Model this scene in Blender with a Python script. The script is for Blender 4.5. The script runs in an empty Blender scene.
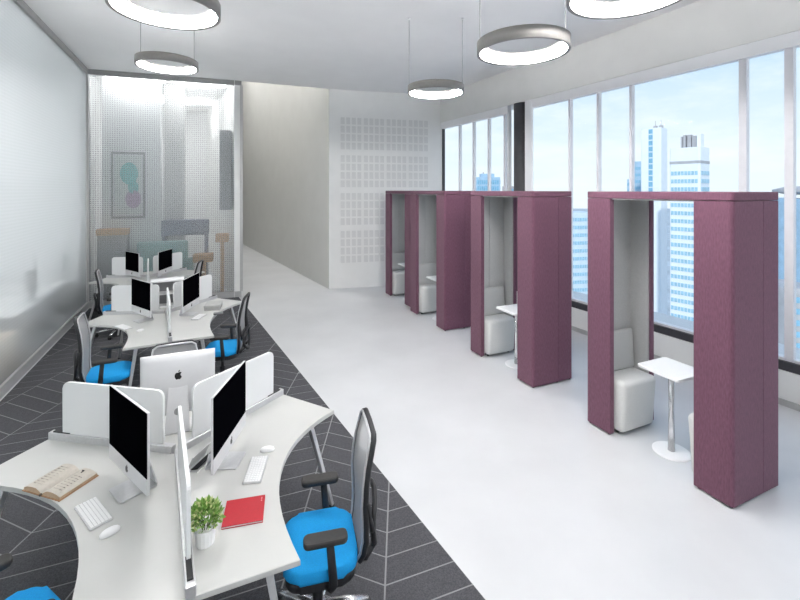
import bpy, bmesh, math, random
from mathutils import Vector, Matrix
R = math.radians
random.seed(7)
S = bpy.context.scene
COL = S.collection

# ------------------------------------------------------------------ camera
CAM_H = 2.4
cam = bpy.data.cameras.new('camera'); cam_o = bpy.data.objects.new('camera', cam); COL.objects.link(cam_o)
cam.sensor_width = 36.0; cam.lens = 430 / 800 * 36.0
cam.shift_y = -0.1375                      # level camera with a dropped lens: verticals stay vertical
cam.clip_end = 5000; cam.clip_start = 0.05
cam_o.location = (0, 0, CAM_H); cam_o.rotation_euler = (R(90), 0, 0)
S.camera = cam_o

# ------------------------------------------------------------------ world / sun / exposure
LAMP_POWER = 84.0
ROOM_FILL = 12.0  # strength of the fill glow added over the side office
SKY = 0.92
S.view_settings.view_transform = 'Standard'; S.view_settings.look = 'None'
S.view_settings.gamma = 1.0; S.view_settings.use_curve_mapping = False
S.view_settings.exposure = 0.40
wd = bpy.data.worlds.new('sky'); S.world = wd; wd.use_nodes = True
nt = wd.node_tree; nt.nodes.clear()
def nd(t, k, **kw):
    n = t.nodes.new(k)
    for a, b in kw.items(): setattr(n, a, b)
    return n
tc = nd(nt, 'ShaderNodeTexCoord'); sx = nd(nt, 'ShaderNodeSeparateXYZ'); nt.links.new(tc.outputs['Generated'], sx.inputs[0])
rp = nd(nt, 'ShaderNodeValToRGB'); nt.links.new(sx.outputs['Z'], rp.inputs[0])
e = rp.color_ramp.elements
e[0].position = 0.0; e[0].color = (0.80, 0.885, 0.94, 1)
e[1].position = 0.75; e[1].color = (0.20, 0.42, 0.78, 1)
q = rp.color_ramp.elements.new(0.14); q.color = (0.68, 0.80, 0.90, 1)
q = rp.color_ramp.elements.new(0.32); q.color = (0.46, 0.65, 0.85, 1)
mp = nd(nt, 'ShaderNodeMapping'); mp.inputs['Scale'].default_value = (1.6, 1.6, 5.0); nt.links.new(tc.outputs['Generated'], mp.inputs[0])
nz = nd(nt, 'ShaderNodeTexNoise'); nz.inputs['Scale'].default_value = 2.6; nz.inputs['Detail'].default_value = 8; nz.inputs['Roughness'].default_value = 0.6
nt.links.new(mp.outputs[0], nz.inputs['Vector'])
cr = nd(nt, 'ShaderNodeValToRGB'); cr.color_ramp.elements[0].position = 0.42; cr.color_ramp.elements[1].position = 0.72
nt.links.new(nz.outputs['Fac'], cr.inputs[0])
mx = nd(nt, 'ShaderNodeMixRGB'); mx.inputs[2].default_value = (0.86, 0.91, 0.95, 1)
nt.links.new(cr.outputs[0], mx.inputs[0]); nt.links.new(rp.outputs[0], mx.inputs[1])
bg = nd(nt, 'ShaderNodeBackground'); bg.inputs['Strength'].default_value = SKY; nt.links.new(mx.outputs[0], bg.inputs[0])
wo = nd(nt, 'ShaderNodeOutputWorld'); nt.links.new(bg.outputs[0], wo.inputs[0])
sun = bpy.data.lights.new('sun', 'SUN'); sun.energy = 1.7; sun.angle = R(1.5); sun.color = (1, 0.97, 0.92)
sun_o = bpy.data.objects.new('sun', sun); COL.objects.link(sun_o)
sun_o.rotation_euler = Vector((0.35, 0.75, -0.55)).to_track_quat('-Z', 'Y').to_euler()

# ------------------------------------------------------------------ materials
MATS = {}
def mat(name, col, rough=0.5, metal=0.0, var=0.0, scale=20.0, bump=0.0, bscale=None, spec=0.5, stretch=None, sheen=0.0):
    if name in MATS: return MATS[name]
    m = bpy.data.materials.new(name); m.use_nodes = True; t = m.node_tree
    b = t.nodes['Principled BSDF']
    b.inputs['Base Color'].default_value = (*col, 1); b.inputs['Roughness'].default_value = rough
    b.inputs['Metallic'].default_value = metal; b.inputs['Specular IOR Level'].default_value = spec
    if sheen: b.inputs['Sheen Weight'].default_value = sheen
    if var or bump:
        c = nd(t, 'ShaderNodeTexCoord'); mpp = nd(t, 'ShaderNodeMapping')
        t.links.new(c.outputs['Object'], mpp.inputs[0])
        if stretch: mpp.inputs['Scale'].default_value = stretch
    if var:
        n = nd(t, 'ShaderNodeTexNoise'); n.inputs['Scale'].default_value = scale; n.inputs['Detail'].default_value = 4
        t.links.new(mpp.outputs[0], n.inputs['Vector'])
        r_ = nd(t, 'ShaderNodeValToRGB'); r_.color_ramp.elements[0].position = 0.3; r_.color_ramp.elements[1].position = 0.7
        r_.color_ramp.elements[0].color = (*[x * (1 - var) for x in col], 1)
        r_.color_ramp.elements[1].color = (*[min(1, x * (1 + var)) for x in col], 1)
        t.links.new(n.outputs['Fac'], r_.inputs[0]); t.links.new(r_.outputs[0], b.inputs['Base Color'])
    if bump:
        n2 = nd(t, 'ShaderNodeTexNoise'); n2.inputs['Scale'].default_value = bscale or scale; n2.inputs['Detail'].default_value = 3
        t.links.new(mpp.outputs[0], n2.inputs['Vector'])
        bp = nd(t, 'ShaderNodeBump'); bp.inputs['Strength'].default_value = bump; bp.inputs['Distance'].default_value = 0.004
        t.links.new(n2.outputs['Fac'], bp.inputs['Height']); t.links.new(bp.outputs[0], b.inputs['Normal'])
    MATS[name] = m
    return m
def emis(name, col, s):
    if name in MATS: return MATS[name]
    m = bpy.data.materials.new(name); m.use_nodes = True; t = m.node_tree; t.nodes.clear()
    e_ = nd(t, 'ShaderNodeEmission'); e_.inputs[0].default_value = (*col, 1); e_.inputs[1].default_value = s
    o = nd(t, 'ShaderNodeOutputMaterial'); t.links.new(e_.outputs[0], o.inputs[0]); MATS[name] = m
    return m
def window_glass():
    m = bpy.data.materials.new('window_glass'); m.use_nodes = True; t = m.node_tree; t.nodes.clear()
    a = nd(t, 'ShaderNodeBsdfTransparent'); a.inputs[0].default_value = (0.97, 0.985, 0.99, 1)
    g = nd(t, 'ShaderNodeBsdfGlossy'); g.inputs['Roughness'].default_value = 0.02; g.inputs[0].default_value = (1, 1, 1, 1)
    fz = nd(t, 'ShaderNodeFresnel'); fz.inputs[0].default_value = 1.03
    x = nd(t, 'ShaderNodeMixShader'); o = nd(t, 'ShaderNodeOutputMaterial')
    t.links.new(fz.outputs[0], x.inputs[0]); t.links.new(a.outputs[0], x.inputs[1]); t.links.new(g.outputs[0], x.inputs[2]); t.links.new(x.outputs[0], o.inputs[0])
    return m
def frosted_glass(name, rough, ior, solid):
    m = bpy.data.materials.new(name); m.use_nodes = True; t = m.node_tree; t.nodes.clear()
    g = nd(t, 'ShaderNodeBsdfRefraction'); g.inputs['Roughness'].default_value = rough; g.inputs['IOR'].default_value = ior; g.inputs[0].default_value = (0.97, 0.985, 0.99, 1)
    tl = nd(t, 'ShaderNodeBsdfTranslucent'); tl.inputs[0].default_value = (0.9, 0.92, 0.93, 1)
    df = nd(t, 'ShaderNodeBsdfDiffuse'); df.inputs[0].default_value = (0.86, 0.88, 0.89, 1)
    c = nd(t, 'ShaderNodeTexCoord'); sp = nd(t, 'ShaderNodeSeparateXYZ'); t.links.new(c.outputs['Object'], sp.inputs[0])
    def mth(op, a, b=None):
        n = nd(t, 'ShaderNodeMath', operation=op)
        for i_, x_ in enumerate((a, b)):
            if x_ is None: continue
            if isinstance(x_, (int, float)): n.inputs[i_].default_value = x_
            else: t.links.new(x_, n.inputs[i_])
        return n.outputs[0]
    k = 2 * math.pi / 0.085                                # fine printed diamond dots
    u = mth('MULTIPLY', mth('ADD', sp.outputs['X'], sp.outputs['Z']), k); w = mth('MULTIPLY', mth('SUBTRACT', sp.outputs['X'], sp.outputs['Z']), k)
    dots = mth('MULTIPLY', mth('SINE', u), mth('SINE', w))
    fac = mth('ADD', mth('MULTIPLY', dots, 0.012), solid)
    ad = nd(t, 'ShaderNodeMixShader'); ad.inputs[0].default_value = 0.5
    t.links.new(df.outputs[0], ad.inputs[1]); t.links.new(tl.outputs[0], ad.inputs[2])
    x = nd(t, 'ShaderNodeMixShader'); o = nd(t, 'ShaderNodeOutputMaterial')
    t.links.new(fac, x.inputs[0]); t.links.new(g.outputs[0], x.inputs[1]); t.links.new(ad.outputs[0], x.inputs[2]); t.links.new(x.outputs[0], o.inputs[0])
    return m
def mesh_fabric():
    m = bpy.data.materials.new('mesh_fabric'); m.use_nodes = True; t = m.node_tree
    b = t.nodes['Principled BSDF']; b.inputs['Base Color'].default_value = (0.52, 0.52, 0.52, 1); b.inputs['Roughness'].default_value = 0.7
    a = nd(t, 'ShaderNodeBsdfTransparent'); x = nd(t, 'ShaderNodeMixShader'); x.inputs[0].default_value = 0.62
    o = t.nodes['Material Output']
    t.links.new(a.outputs[0], x.inputs[1]); t.links.new(b.outputs[0], x.inputs[2]); t.links.new(x.outputs[0], o.inputs[0])
    return m
M_GLASS = window_glass(); M_FROST = frosted_glass('frosted_glass', 0.165, 1.20, 0.26); M_FROSTL = frosted_glass('frosted_glass_side', 0.135, 1.20, 0.36); M_MESH = mesh_fabric()
M_WALL = mat('wall_paint', (0.86, 0.86, 0.845), 0.85, var=0.02, scale=3)
M_CEIL = mat('ceiling_paint', (0.88, 0.88, 0.88), 0.9, var=0.015, scale=2)
M_FLOOR = mat('resin_floor', (0.62, 0.625, 0.635), 0.32, var=0.05, scale=1.3)
M_SOFFIT = mat('soffit_paint', (0.78, 0.78, 0.76), 0.85, var=0.02, scale=3)
M_WHITE = mat('white_lacquer', (0.86, 0.86, 0.86), 0.45, var=0.01, scale=5)
M_FRAME = mat('frame_white', (0.93, 0.93, 0.94), 0.4, var=0.01, scale=5)
M_MULL = mat('mullion_grey', (0.82, 0.81, 0.84), 0.4, var=0.03, scale=8)
M_DARK = mat('frame_dark', (0.045, 0.043, 0.05), 0.4, var=0.1, scale=12)
M_COLUMN = mat('column_charcoal', (0.07, 0.07, 0.075), 0.6, var=0.1, scale=10)
M_TRIMG = mat('trim_grey', (0.30, 0.30, 0.30), 0.5, var=0.05, scale=10)
M_ALU = mat('brushed_aluminium', (0.62, 0.62, 0.63), 0.35, metal=0.6, var=0.05, scale=60)
M_CHROME = mat('polished_steel', (0.75, 0.75, 0.76), 0.22, metal=0.9, var=0.02, scale=30)
M_DESK = mat('desk_laminate', (0.56, 0.56, 0.54), 0.4, var=0.015, scale=6)
M_EDGE = mat('white_panel', (0.80, 0.81, 0.81), 0.5, var=0.01, scale=6)
M_PLANK = mat('carpet_charcoal', (0.085, 0.085, 0.093), 0.95, var=0.30, scale=140, bump=0.5, bscale=400, spec=0.2)
M_SEAM = mat('carpet_seam_grey', (0.27, 0.27, 0.28), 0.95, var=0.1, scale=200, spec=0.2)
M_PURPLE = mat('aubergine_fabric', (0.160, 0.070, 0.107), 0.9, var=0.18, scale=90, bump=0.4, bscale=300, spec=0.2, stretch=(1, 1, 0.25), sheen=0.15)
M_FELT = mat('grey_felt_lining', (0.46, 0.46, 0.455), 0.95, var=0.08, scale=120, bump=0.3, bscale=300, spec=0.2)
M_SEATG = mat('pale_grey_fabric', (0.64, 0.64, 0.625), 0.9, var=0.06, scale=150, bump=0.3, bscale=400, spec=0.2)
M_BLACK = mat('black_plastic', (0.018, 0.018, 0.02), 0.5, var=0.1, scale=40)
M_PAD = mat('armrest_pad', (0.035, 0.033, 0.032), 0.6, var=0.1, scale=60)
M_BLUE = mat('blue_upholstery', (0.02, 0.38, 0.84), 0.85, var=0.08, scale=160, bump=0.3, bscale=500, spec=0.2)
M_SCREEN = mat('screen_glass', (0.002, 0.002, 0.003), 0.15, spec=0.0)
M_SILVER = mat('computer_aluminium', (0.74, 0.74, 0.75), 0.38, metal=0.25, var=0.01, scale=30)
M_LOGO = mat('logo_black', (0.008, 0.008, 0.008), 0.3)
M_LAMP = mat('lamp_taupe', (0.30, 0.285, 0.27), 0.45, var=0.04, scale=30)
M_DIFF = emis('lamp_diffuser', (1.0, 0.985, 0.98), LAMP_POWER)
M_FILL = emis('room_fill_glow', (1.0, 0.99, 0.98), ROOM_FILL)
M_CFILL = emis('corridor_fill_glow', (1.0, 0.99, 0.98), 26.0)
M_LFILL = emis('lounge_fill_glow', (1.0, 0.99, 0.98), 8.0)

# ------------------------------------------------------------------ mesh helpers
def link(name, me, m=None, parent=None, loc=None, rz=0.0, smooth=False):
    o = bpy.data.objects.new(name, me); COL.objects.link(o)
    if m is not None and len(me.materials) == 0: me.materials.append(m)
    if parent is not None: o.parent = parent
    if loc is not None: o.location = loc
    if rz: o.rotation_euler = (0, 0, rz)
    if smooth:
        for p in me.polygons: p.use_smooth = True
    return o
def finish(bm, name, m, parent=None, loc=None, rz=0.0, smooth=False):
    bmesh.ops.recalc_face_normals(bm, faces=bm.faces)
    me = bpy.data.meshes.new(name); bm.to_mesh(me); bm.free()
    return link(name, me, m, parent, loc, rz, smooth)
def empty(name, loc=(0, 0, 0), rz=0.0):
    o = bpy.data.objects.new(name, None); COL.objects.link(o); o.location = loc; o.rotation_euler = (0, 0, rz)
    o.empty_display_size = 0.1
    return o
def tag(o, label, cat, group=None):
    o['label'] = label; o['category'] = cat
    if group: o['group'] = group
    return o
def structure(o):
    o['kind'] = 'structure'; return o
def box(bm, x0, x1, y0, y1, z0, z1, bev=0.0, seg=2):
    vs = [bm.verts.new(p) for p in ((x0, y0, z0), (x1, y0, z0), (x1, y1, z0), (x0, y1, z0), (x0, y0, z1), (x1, y0, z1), (x1, y1, z1), (x0, y1, z1))]
    fs = [bm.faces.new([vs[i] for i in f]) for f in ((3, 2, 1, 0), (4, 5, 6, 7), (0, 1, 5, 4), (1, 2, 6, 5), (2, 3, 7, 6), (3, 0, 4, 7))]
    if bev:
        es = list({e for f in fs for e in f.edges})
        bmesh.ops.bevel(bm, geom=es, offset=bev, segments=seg, profile=0.5, affect='EDGES')
    return vs
def prism(bm, pts, z0, z1, bev=0.0, seg=2, vert_only=False):
    lo = [bm.verts.new((p[0], p[1], z0)) for p in pts]; hi = [bm.verts.new((p[0], p[1], z1)) for p in pts]
    n = len(pts); fs = [bm.faces.new(lo[::-1]), bm.faces.new(hi)]
    for i in range(n): fs.append(bm.faces.new((lo[i], lo[(i + 1) % n], hi[(i + 1) % n], hi[i])))
    if bev:
        es = list(fs[0].edges) + list(fs[1].edges)
        bmesh.ops.bevel(bm, geom=es, offset=bev, segments=seg, profile=0.5, affect='EDGES')
    return fs
def lathe(bm, prof, n=32, c=(0, 0), closed=False):
    rings = []
    for r, z in prof:
        if r < 1e-6: rings.append([bm.verts.new((c[0], c[1], z))])
        else: rings.append([bm.verts.new((c[0] + r * math.cos(2 * math.pi * k / n), c[1] + r * math.sin(2 * math.pi * k / n), z)) for k in range(n)])
    prs = list(zip(rings[:-1], rings[1:])) + ([(rings[-1], rings[0])] if closed else [])
    for a, b in prs:
        for k in range(n):
            k2 = (k + 1) % n
            if len(a) == 1 and len(b) == 1: continue
            if len(a) == 1: bm.faces.new((a[0], b[k2], b[k]))
            elif len(b) == 1: bm.faces.new((a[k], a[k2], b[0]))
            else: bm.faces.new((a[k], a[k2], b[k2], b[k]))
def tube(bm, pts, rx, ry=None, n=8, closed=False, up=Vector((0, 0, 1))):
    """sweep an ellipse (rx across, ry along the frame's second axis) along pts"""
    pts = [Vector(p) for p in pts]; N = len(pts); rings = []
    for i, p in enumerate(pts):
        a = pts[(i - 1) % N] if (closed or i > 0) else p
        b = pts[(i + 1) % N] if (closed or i < N - 1) else p
        d = (b - a).normalized(); u = up - d * up.dot(d)
        if u.length < 1e-3: u = Vector((1, 0, 0)) - d * d.x
        u.normalize(); w = d.cross(u)
        r1 = rx[i] if isinstance(rx, (list, tuple)) else rx
        r2 = r1 if ry is None else (ry[i] if isinstance(ry, (list, tuple)) else ry)
        rings.append([bm.verts.new(p + w * (r1 * math.cos(2 * math.pi * k / n)) + u * (r2 * math.sin(2 * math.pi * k / n))) for k in range(n)])
    prs = list(zip(rings[:-1], rings[1:])) + ([(rings[-1], rings[0])] if closed else [])
    for a, b in prs:
        for k in range(n): bm.faces.new((a[k], a[(k + 1) % n], b[(k + 1) % n], b[k]))
    if not closed:
        bm.faces.new(rings[0][::-1]); bm.faces.new(rings[-1])
def rrect(x0, x1, y0, y1, r, seg=4):
    out = []
    for cx, cy, a0 in ((x1 - r, y1 - r, 0), (x0 + r, y1 - r, 90), (x0 + r, y0 + r, 180), (x1 - r, y0 + r, 270)):
        for k in range(seg + 1):
            a = R(a0 + 90 * k / seg); out.append((cx + r * math.cos(a), cy + r * math.sin(a)))
    return out
def wallbox(bm, a, b, z0, z1, t, side=1):
    """vertical slab whose inner face runs from a to b (xy) and whose thickness goes outwards"""
    a = Vector(a); b = Vector(b); d = (b - a).normalized(); n = Vector((d.y, -d.x)) * side * t
    prism(bm, [a, b, b + n, a + n] if side > 0 else [b, a, a + n, b + n], z0, z1)

# ------------------------------------------------------------------ the room
CEIL = 4.85
LW = lambda Y: -4.638 - 0.459 * (Y - 4.986)          # left glazed wall, x at depth Y
WW = lambda Y: 6.716 - 0.51 * Y                      # window wall, x at depth Y
YB = -2.5
PL0 = Vector((LW(YB), YB)); PLC = Vector((LW(8.72), 8.72)); POST = Vector((-3.57, 9.68))
PAN = Vector((-1.72, 10.42)); WCOR = Vector((WW(11.13), 11.13)); PW0 = Vector((WW(YB), YB))
LD = Vector((-0.459, 1)).normalized(); CD = Vector((-0.607, 1)).normalized(); WD = Vector((-0.51, 1)).normalized()
LNORM = Vector((-LD.y, LD.x))                         # out of the room through the left wall
bm = bmesh.new(); prism(bm, [(-12, -3.5), (10.5, -3.5), (10.5, -2), (3.2, 12.0), (-3, 22), (-16, 22)], -0.15, 0.0)
structure(finish(bm, 'floor', M_FLOOR))
bm = bmesh.new(); prism(bm, [PL0 + Vector((0.2, -0.3)), PW0 + Vector((0.5, -0.3)), WCOR + Vector((0.4, 0.3)), PAN, POST, PLC], CEIL, CEIL + 0.2)
structure(finish(bm, 'ceiling', M_CEIL))
bm = bmesh.new(); wallbox(bm, PW0 + Vector((0.3, 0)), PL0 - Vector((0.1, 0)), 0, CEIL, 0.15, -1)
structure(finish(bm, 'wall_rear', M_WALL))
# wall with the acoustic squares
bm = bmesh.new(); wallbox(bm, PAN, WCOR + (WCOR - PAN).normalized() * 0.05, 0, CEIL, 0.2, -1)
wall_panel = structure(finish(bm, 'wall_back', M_WALL))
# corridor walls
bm = bmesh.new(); wallbox(bm, PAN, PAN + CD * 12.5, 0, 9.6, 0.2, 1)
structure(finish(bm, 'wall_corridor', mat('corridor_paint', (0.62, 0.62, 0.60), 0.9, var=0.02, scale=2)))
bm = bmesh.new(); wallbox(bm, POST, POST + CD * 12.5, 0, 9.6, 0.15, -1)
structure(finish(bm, 'wall_partition', M_WALL))
bm = bmesh.new(); wallbox(bm, PAN + CD * 12.4, POST + CD * 12.4 - Vector((0.4, 0)), 0, 9.6, 0.15, 1)
structure(finish(bm, 'wall_corridor_end', M_WALL))
bm = bmesh.new(); prism(bm, [PAN + Vector((.3, 0)), PAN + CD * 12.6, POST + CD * 12.6, POST + Vector((-.3, 0))], 9.6, 9.7)
oc = structure(finish(bm, 'ceiling_corridor', M_CEIL))
for k in range(2):
    c = (PAN + POST) / 2 + CD * (1.6 + 5.2 * k)
    bm = bmesh.new(); box(bm, c.x - .6, c.x + .6, c.y - .6, c.y + .6, 9.55, 9.598); finish(bm, 'added_fill_panel', M_CFILL, oc)  # glowing panels added high up to brighten the corridor wall
bm = bmesh.new(); wallbox(bm, POST, PAN, CEIL + 0.2, 9.6, 0.12, 1)
structure(finish(bm, 'wall_lintel', M_WALL))
# acoustic squares, four by four blocks of four by four
pd = (WCOR - PAN).normalized(); pn = Vector((pd.y, -pd.x)); ang = math.atan2(pd.y, pd.x)
M_SQ = mat('acoustic_square', (0.74, 0.74, 0.73), 0.9, var=0.04, scale=60)
sqm = None
for gx in range(4):
    for gz in range(4):
        for i in range(4):
            for j in range(4):
                u = 0.28 + gx * 0.575 + i * 0.137; z = 0.62 + gz * 0.925 + j * 0.205
                if sqm is None:
                    bm = bmesh.new(); box(bm, 0, 0.098, -0.006, 0.01, 0, 0.165)
                    s = finish(bm, 'acoustic_square', M_SQ, wall_panel); sqm = s.data
                else: s = link('acoustic_square', sqm, None, wall_panel)
                p = PAN + pd * u; s.location = (p.x, p.y, z); s.rotation_euler = (0, 0, ang)

# ---- frosted glazed walls
def glazed(name, a, b, joints, glass):
    root = structure(empty(name))
    a = Vector(a); b = Vector(b); L = (b - a).length; d = (b - a) / L; n = Vector((d.y, -d.x))
    rz = math.atan2(d.y, d.x)
    def part(nm, x0, x1, y0, y1, z0, z1, m):
        bm = bmesh.new(); box(bm, x0, x1, y0, y1, z0, z1); return finish(bm, nm, m, root, (a.x, a.y, 0), rz)
    part('bottom_rail', 0, L, -0.03, 0.06, 0, 0.13, mat('rail_grey', (0.50, 0.50, 0.50), 0.45, var=0.03))
    part('top_rail', 0, L, -0.03, 0.06, CEIL - 0.10, CEIL, M_TRIMG)
    js = [0.0] + joints + [L]
    for j in joints + [L]:
        part('post', j - 0.03, j + 0.03, -0.03, 0.06, 0.13, CEIL - 0.10, mat('post_grey', (0.52, 0.52, 0.52), 0.45, var=0.03))
    part('post', 0, 0.035, -0.03, 0.06, 0.13, CEIL - 0.10, mat('post_grey', (0.52, 0.52, 0.52)))
    for j0, j1 in zip(js[:-1], js[1:]):
        part('frosted_pane', j0 + 0.03, j1 - 0.03, 0.005, 0.017, 0.13, CEIL - 0.10, glass)
    return root
glazed('window_3', PLC, POST, [], M_FROST)
glazed('window_4', PL0, PLC, [3.4], M_FROSTL)

# ---- rooms behind the frosted glass
E = PLC + LD * 4.6
F = POST + CD * 4.6
M_ROOMW = mat('back_room_paint', (0.80, 0.80, 0.80), 0.9, var=0.02)
bm = bmesh.new(); wallbox(bm, E + LNORM * 0.2, F, 0, CEIL, 0.15, -1); structure(finish(bm, 'wall_lounge', M_ROOMW))
bm = bmesh.new(); wallbox(bm, PLC + LD * 0.06, E, 0, CEIL, 0.12, -1); structure(finish(bm, 'wall_between', M_ROOMW))
bm = bmesh.new(); prism(bm, [PLC + LD * 0.06, POST + CD * 0.06, F, E], CEIL, CEIL + 0.15); cl = structure(finish(bm, 'ceiling_lounge', M_CEIL))
for k, (u, v) in enumerate(((0.28, 0.10), (0.72, 0.10), (0.35, 0.6), (0.7, 0.6))):
    c = (PLC * (1 - u) + POST * u) * (1 - v) + (E * (1 - u) + F * u) * v
    bm = bmesh.new(); box(bm, c.x - .5, c.x + .5, c.y - .3, c.y + .3, CEIL - 0.04, CEIL - 0.002); finish(bm, 'added_fill_panel', M_LFILL, cl)  # added glow that lights the lounge and picture through the frosted glass
W0 = PL0 + LNORM * 4.2; W1 = PLC + LNORM * 4.2
bm = bmesh.new(); wallbox(bm, W0, W1, 0, CEIL, 0.15, -1); structure(finish(bm, 'wall_side_office', mat('side_office_paint', (0.70, 0.76, 0.78), 0.9, var=0.02)))
bm = bmesh.new(); wallbox(bm, PLC + LNORM * 0.1, W1, 0, CEIL, 0.15, 1); structure(finish(bm, 'wall_side_office_end', M_ROOMW))
bm = bmesh.new(); wallbox(bm, PL0 + LNORM * 0.1, W0, 0, CEIL, 0.15, -1); structure(finish(bm, 'wall_side_office_rear', M_ROOMW))
bm = bmesh.new(); prism(bm, [PL0 + LNORM * 0.07, PLC + LNORM * 0.07, W1, W0], CEIL, CEIL + 0.15); cs = structure(finish(bm, 'ceiling_side_office', M_CEIL))
for k in range(5):
    c = PL0 + LD * (1.5 + 2.4 * k) + LNORM * 2.7
    bm = bmesh.new(); box(bm, c.x - .5, c.x + .5, c.y - .5, c.y + .5, CEIL - 0.04, CEIL - 0.002); finish(bm, 'added_fill_panel', M_FILL, cs)  # added fill glow so the side office reads bright through its glass

# ---- window wall: dado, soffit, frames, mullions, panes, column
wn = Vector((WD.y, -WD.x))                           # outwards
wrz = math.atan2(WD.y, WD.x)
def at_w(Y): return Vector((WW(Y), Y))
WLEN = (WCOR - PW0).length
def wl(Y): return (at_w(Y) - PW0).length             # run along the wall from its near end
def wpart(nm, u0, u1, v0, v1, z0, z1, m, parent=None, bev=0.0):
    """u along the wall, v outwards"""
    bm = bmesh.new(); box(bm, u0, u1, -v1, -v0, z0, z1, bev); return finish(bm, nm, m, parent, (PW0.x, PW0.y, 0), wrz)
structure(wpart('wall_window', -0.3, WLEN + 0.3, 0.0, 0.30, 0, 0.385, M_WALL))
structure(wpart('wall_soffit', -0.3, WLEN + 0.2, 0.0, 0.45, 4.14, CEIL, M_SOFFIT))
structure(wpart('trim_1', -0.3, WLEN, -0.012, 0.0, 0, 0.07, mat('skirting_grey', (0.45, 0.45, 0.45), 0.5, var=0.03)))
def window(nm, Y0, Y1, mulls, wide):
    root = structure(empty(nm))
    a, b = wl(Y0), wl(Y1)
    wpart('header', a, b, 0.02, 0.12, 3.98, 4.14, M_FRAME, root)
    wpart('bottom_frame', a, b, 0.02, 0.20, 0.385, 0.485, M_DARK, root)
    wpart('bottom_bead', a, b, 0.06, 0.16, 0.485, 0.515, M_MULL, root)
    us = [a]
    for y in mulls:
        u = wl(y); w = 0.040 if y in wide else 0.020; us.append(u)
        mu = wpart('mullion', u - w, u + w, 0.06, 0.13, 0.515, 4.02, M_MULL, root)
        wpart('mullion_cap', u - w * 0.62, u + w * 0.35, 0.045, 0.06, 0.515, 4.02, M_FRAME, mu)
    us.append(b)
    for u0, u1 in zip(us[:-1], us[1:]):
        wpart('glass_pane', u0 + 0.03, u1 - 0.03, 0.094, 0.102, 0.515, 4.02, M_GLASS, root)
    wpart('end_frame', a, a + 0.04, 0.05, 0.13, 0.515, 4.02, M_FRAME, root)
    wpart('end_frame', b - 0.03, b, 0.05, 0.13, 0.515, 4.02, M_DARK, root)
    return root
window('window_1', 8.86, 11.13, [8.99, 9.46, 9.95, 10.45], [])
window('window_2', YB, 8.40, [-1.2, 0.1, 1.2, 2.4, 3.6, 4.77, 5.165, 6.457, 6.97, 7.48], [4.77, 5.165])
wpart('end_frame', wl(8.24), wl(8.40), 0.01, 0.05, 0.485, 4.14, M_FRAME, bpy.data.objects['window_2'])
p = at_w(8.60) + wn * 0.17
bm = bmesh.new(); lathe(bm, [(0, 0.385), (0.18, 0.385), (0.18, 4.14), (0, 4.14)], 40, p)
structure(finish(bm, 'column', M_COLUMN, smooth=False))
for pl in bpy.data.objects['column'].data.polygons: pl.use_smooth = abs(pl.normal.z) < 0.5

# ------------------------------------------------------------------ carpet of chevron planks
cdir = Vector((-0.578, 1)).normalized()
C0 = Vector((-3.235, 8.97))
clip = [(Vector((LW(5) + 0.06, 5.0)), Vector((LD.y, -LD.x))),                       # (point, inward normal)
        (PLC - Vector((0, 0.06)), Vector((POST.y - PLC.y, -(POST.x - PLC.x))).normalized()),
        (C0, Vector((-cdir.y, cdir.x))), (Vector((0, 0.6)), Vector((0, 1)))]
def clipped(poly, inset=0.0):
    for p, n in clip:
        out = []
        for i in range(len(poly)):
            a, b = poly[i], poly[(i + 1) % len(poly)]
            da, db = (a - p).dot(n) - inset, (b - p).dot(n) - inset
            if da >= 0: out.append(a)
            if (da >= 0) != (db >= 0): out.append(a + (b - a) * (da / (da - db)))
        poly = out
        if len(poly) < 3: return []
    return poly
bm = bmesh.new(); prism(bm, clipped([Vector(v) for v in ((-9, -1), (3, -1), (3, 12), (-9, 12))]), 0.0, 0.0095)
carpet = tag(finish(bm, 'carpet', M_SEAM), 'charcoal chevron-pattern carpet with pale seams under the desks', 'carpet')
CW, PITCH, SL, GAP = 0.62, 0.20, math.tan(R(21)), 0.0055
planks = []
for ci in range(-15, 6):
    s = 1 if ci % 2 == 0 else -1
    for ri in range(-2, 58):
        x0 = ci * CW - 0.09; y0 = ri * PITCH
        dy = SL * CW * s; yb = y0 + (0 if s > 0 else SL * CW)
        q = [Vector((x0 + GAP, yb + GAP)), Vector((x0 + CW - GAP, yb + dy + GAP)), Vector((x0 + CW - GAP, yb + dy + PITCH - GAP)), Vector((x0 + GAP, yb + PITCH - GAP))]
        c = clipped(q, 0.004)
        if len(c) >= 3:
            ar = abs(sum(c[i].x * c[(i + 1) % len(c)].y - c[(i + 1) % len(c)].x * c[i].y for i in range(len(c)))) / 2
            if ar > 0.0008: planks.append((q, c, s, ar))
def rank(t):
    c = sum((v for v in t[1]), Vector((0, 0))) / len(t[1])
    y = c.y
    vis = y > 2.35 and abs(c.x) / y < 0.97
    return (0 if vis else 1, y)
planks.sort(key=rank)
shared = {}
FULL = CW * 0.98 * (PITCH - 2 * GAP)
bmr = bmesh.new()
for i, (q, c, s, ar) in enumerate(planks):
    if i < 290:
        full = len(c) == 4 and all((a - b).length < 1e-6 for a, b in zip(q, c))
        o0 = q[0]
        if full and s in shared: o = link('carpet_plank', shared[s], None, carpet)
        else:
            bm = bmesh.new(); prism(bm, [v - o0 for v in (q if full else c)], 0.0092, 0.011)
            o = finish(bm, 'carpet_plank', M_PLANK, carpet)
            if full: shared[s] = o.data
        o.location = (o0.x, o0.y, 0)
    else: prism(bmr, c, 0.0092, 0.011)
o = finish(bmr, 'distant_planks', M_PLANK, carpet); o['kind'] = 'stuff'
ZC = 0.011

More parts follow.
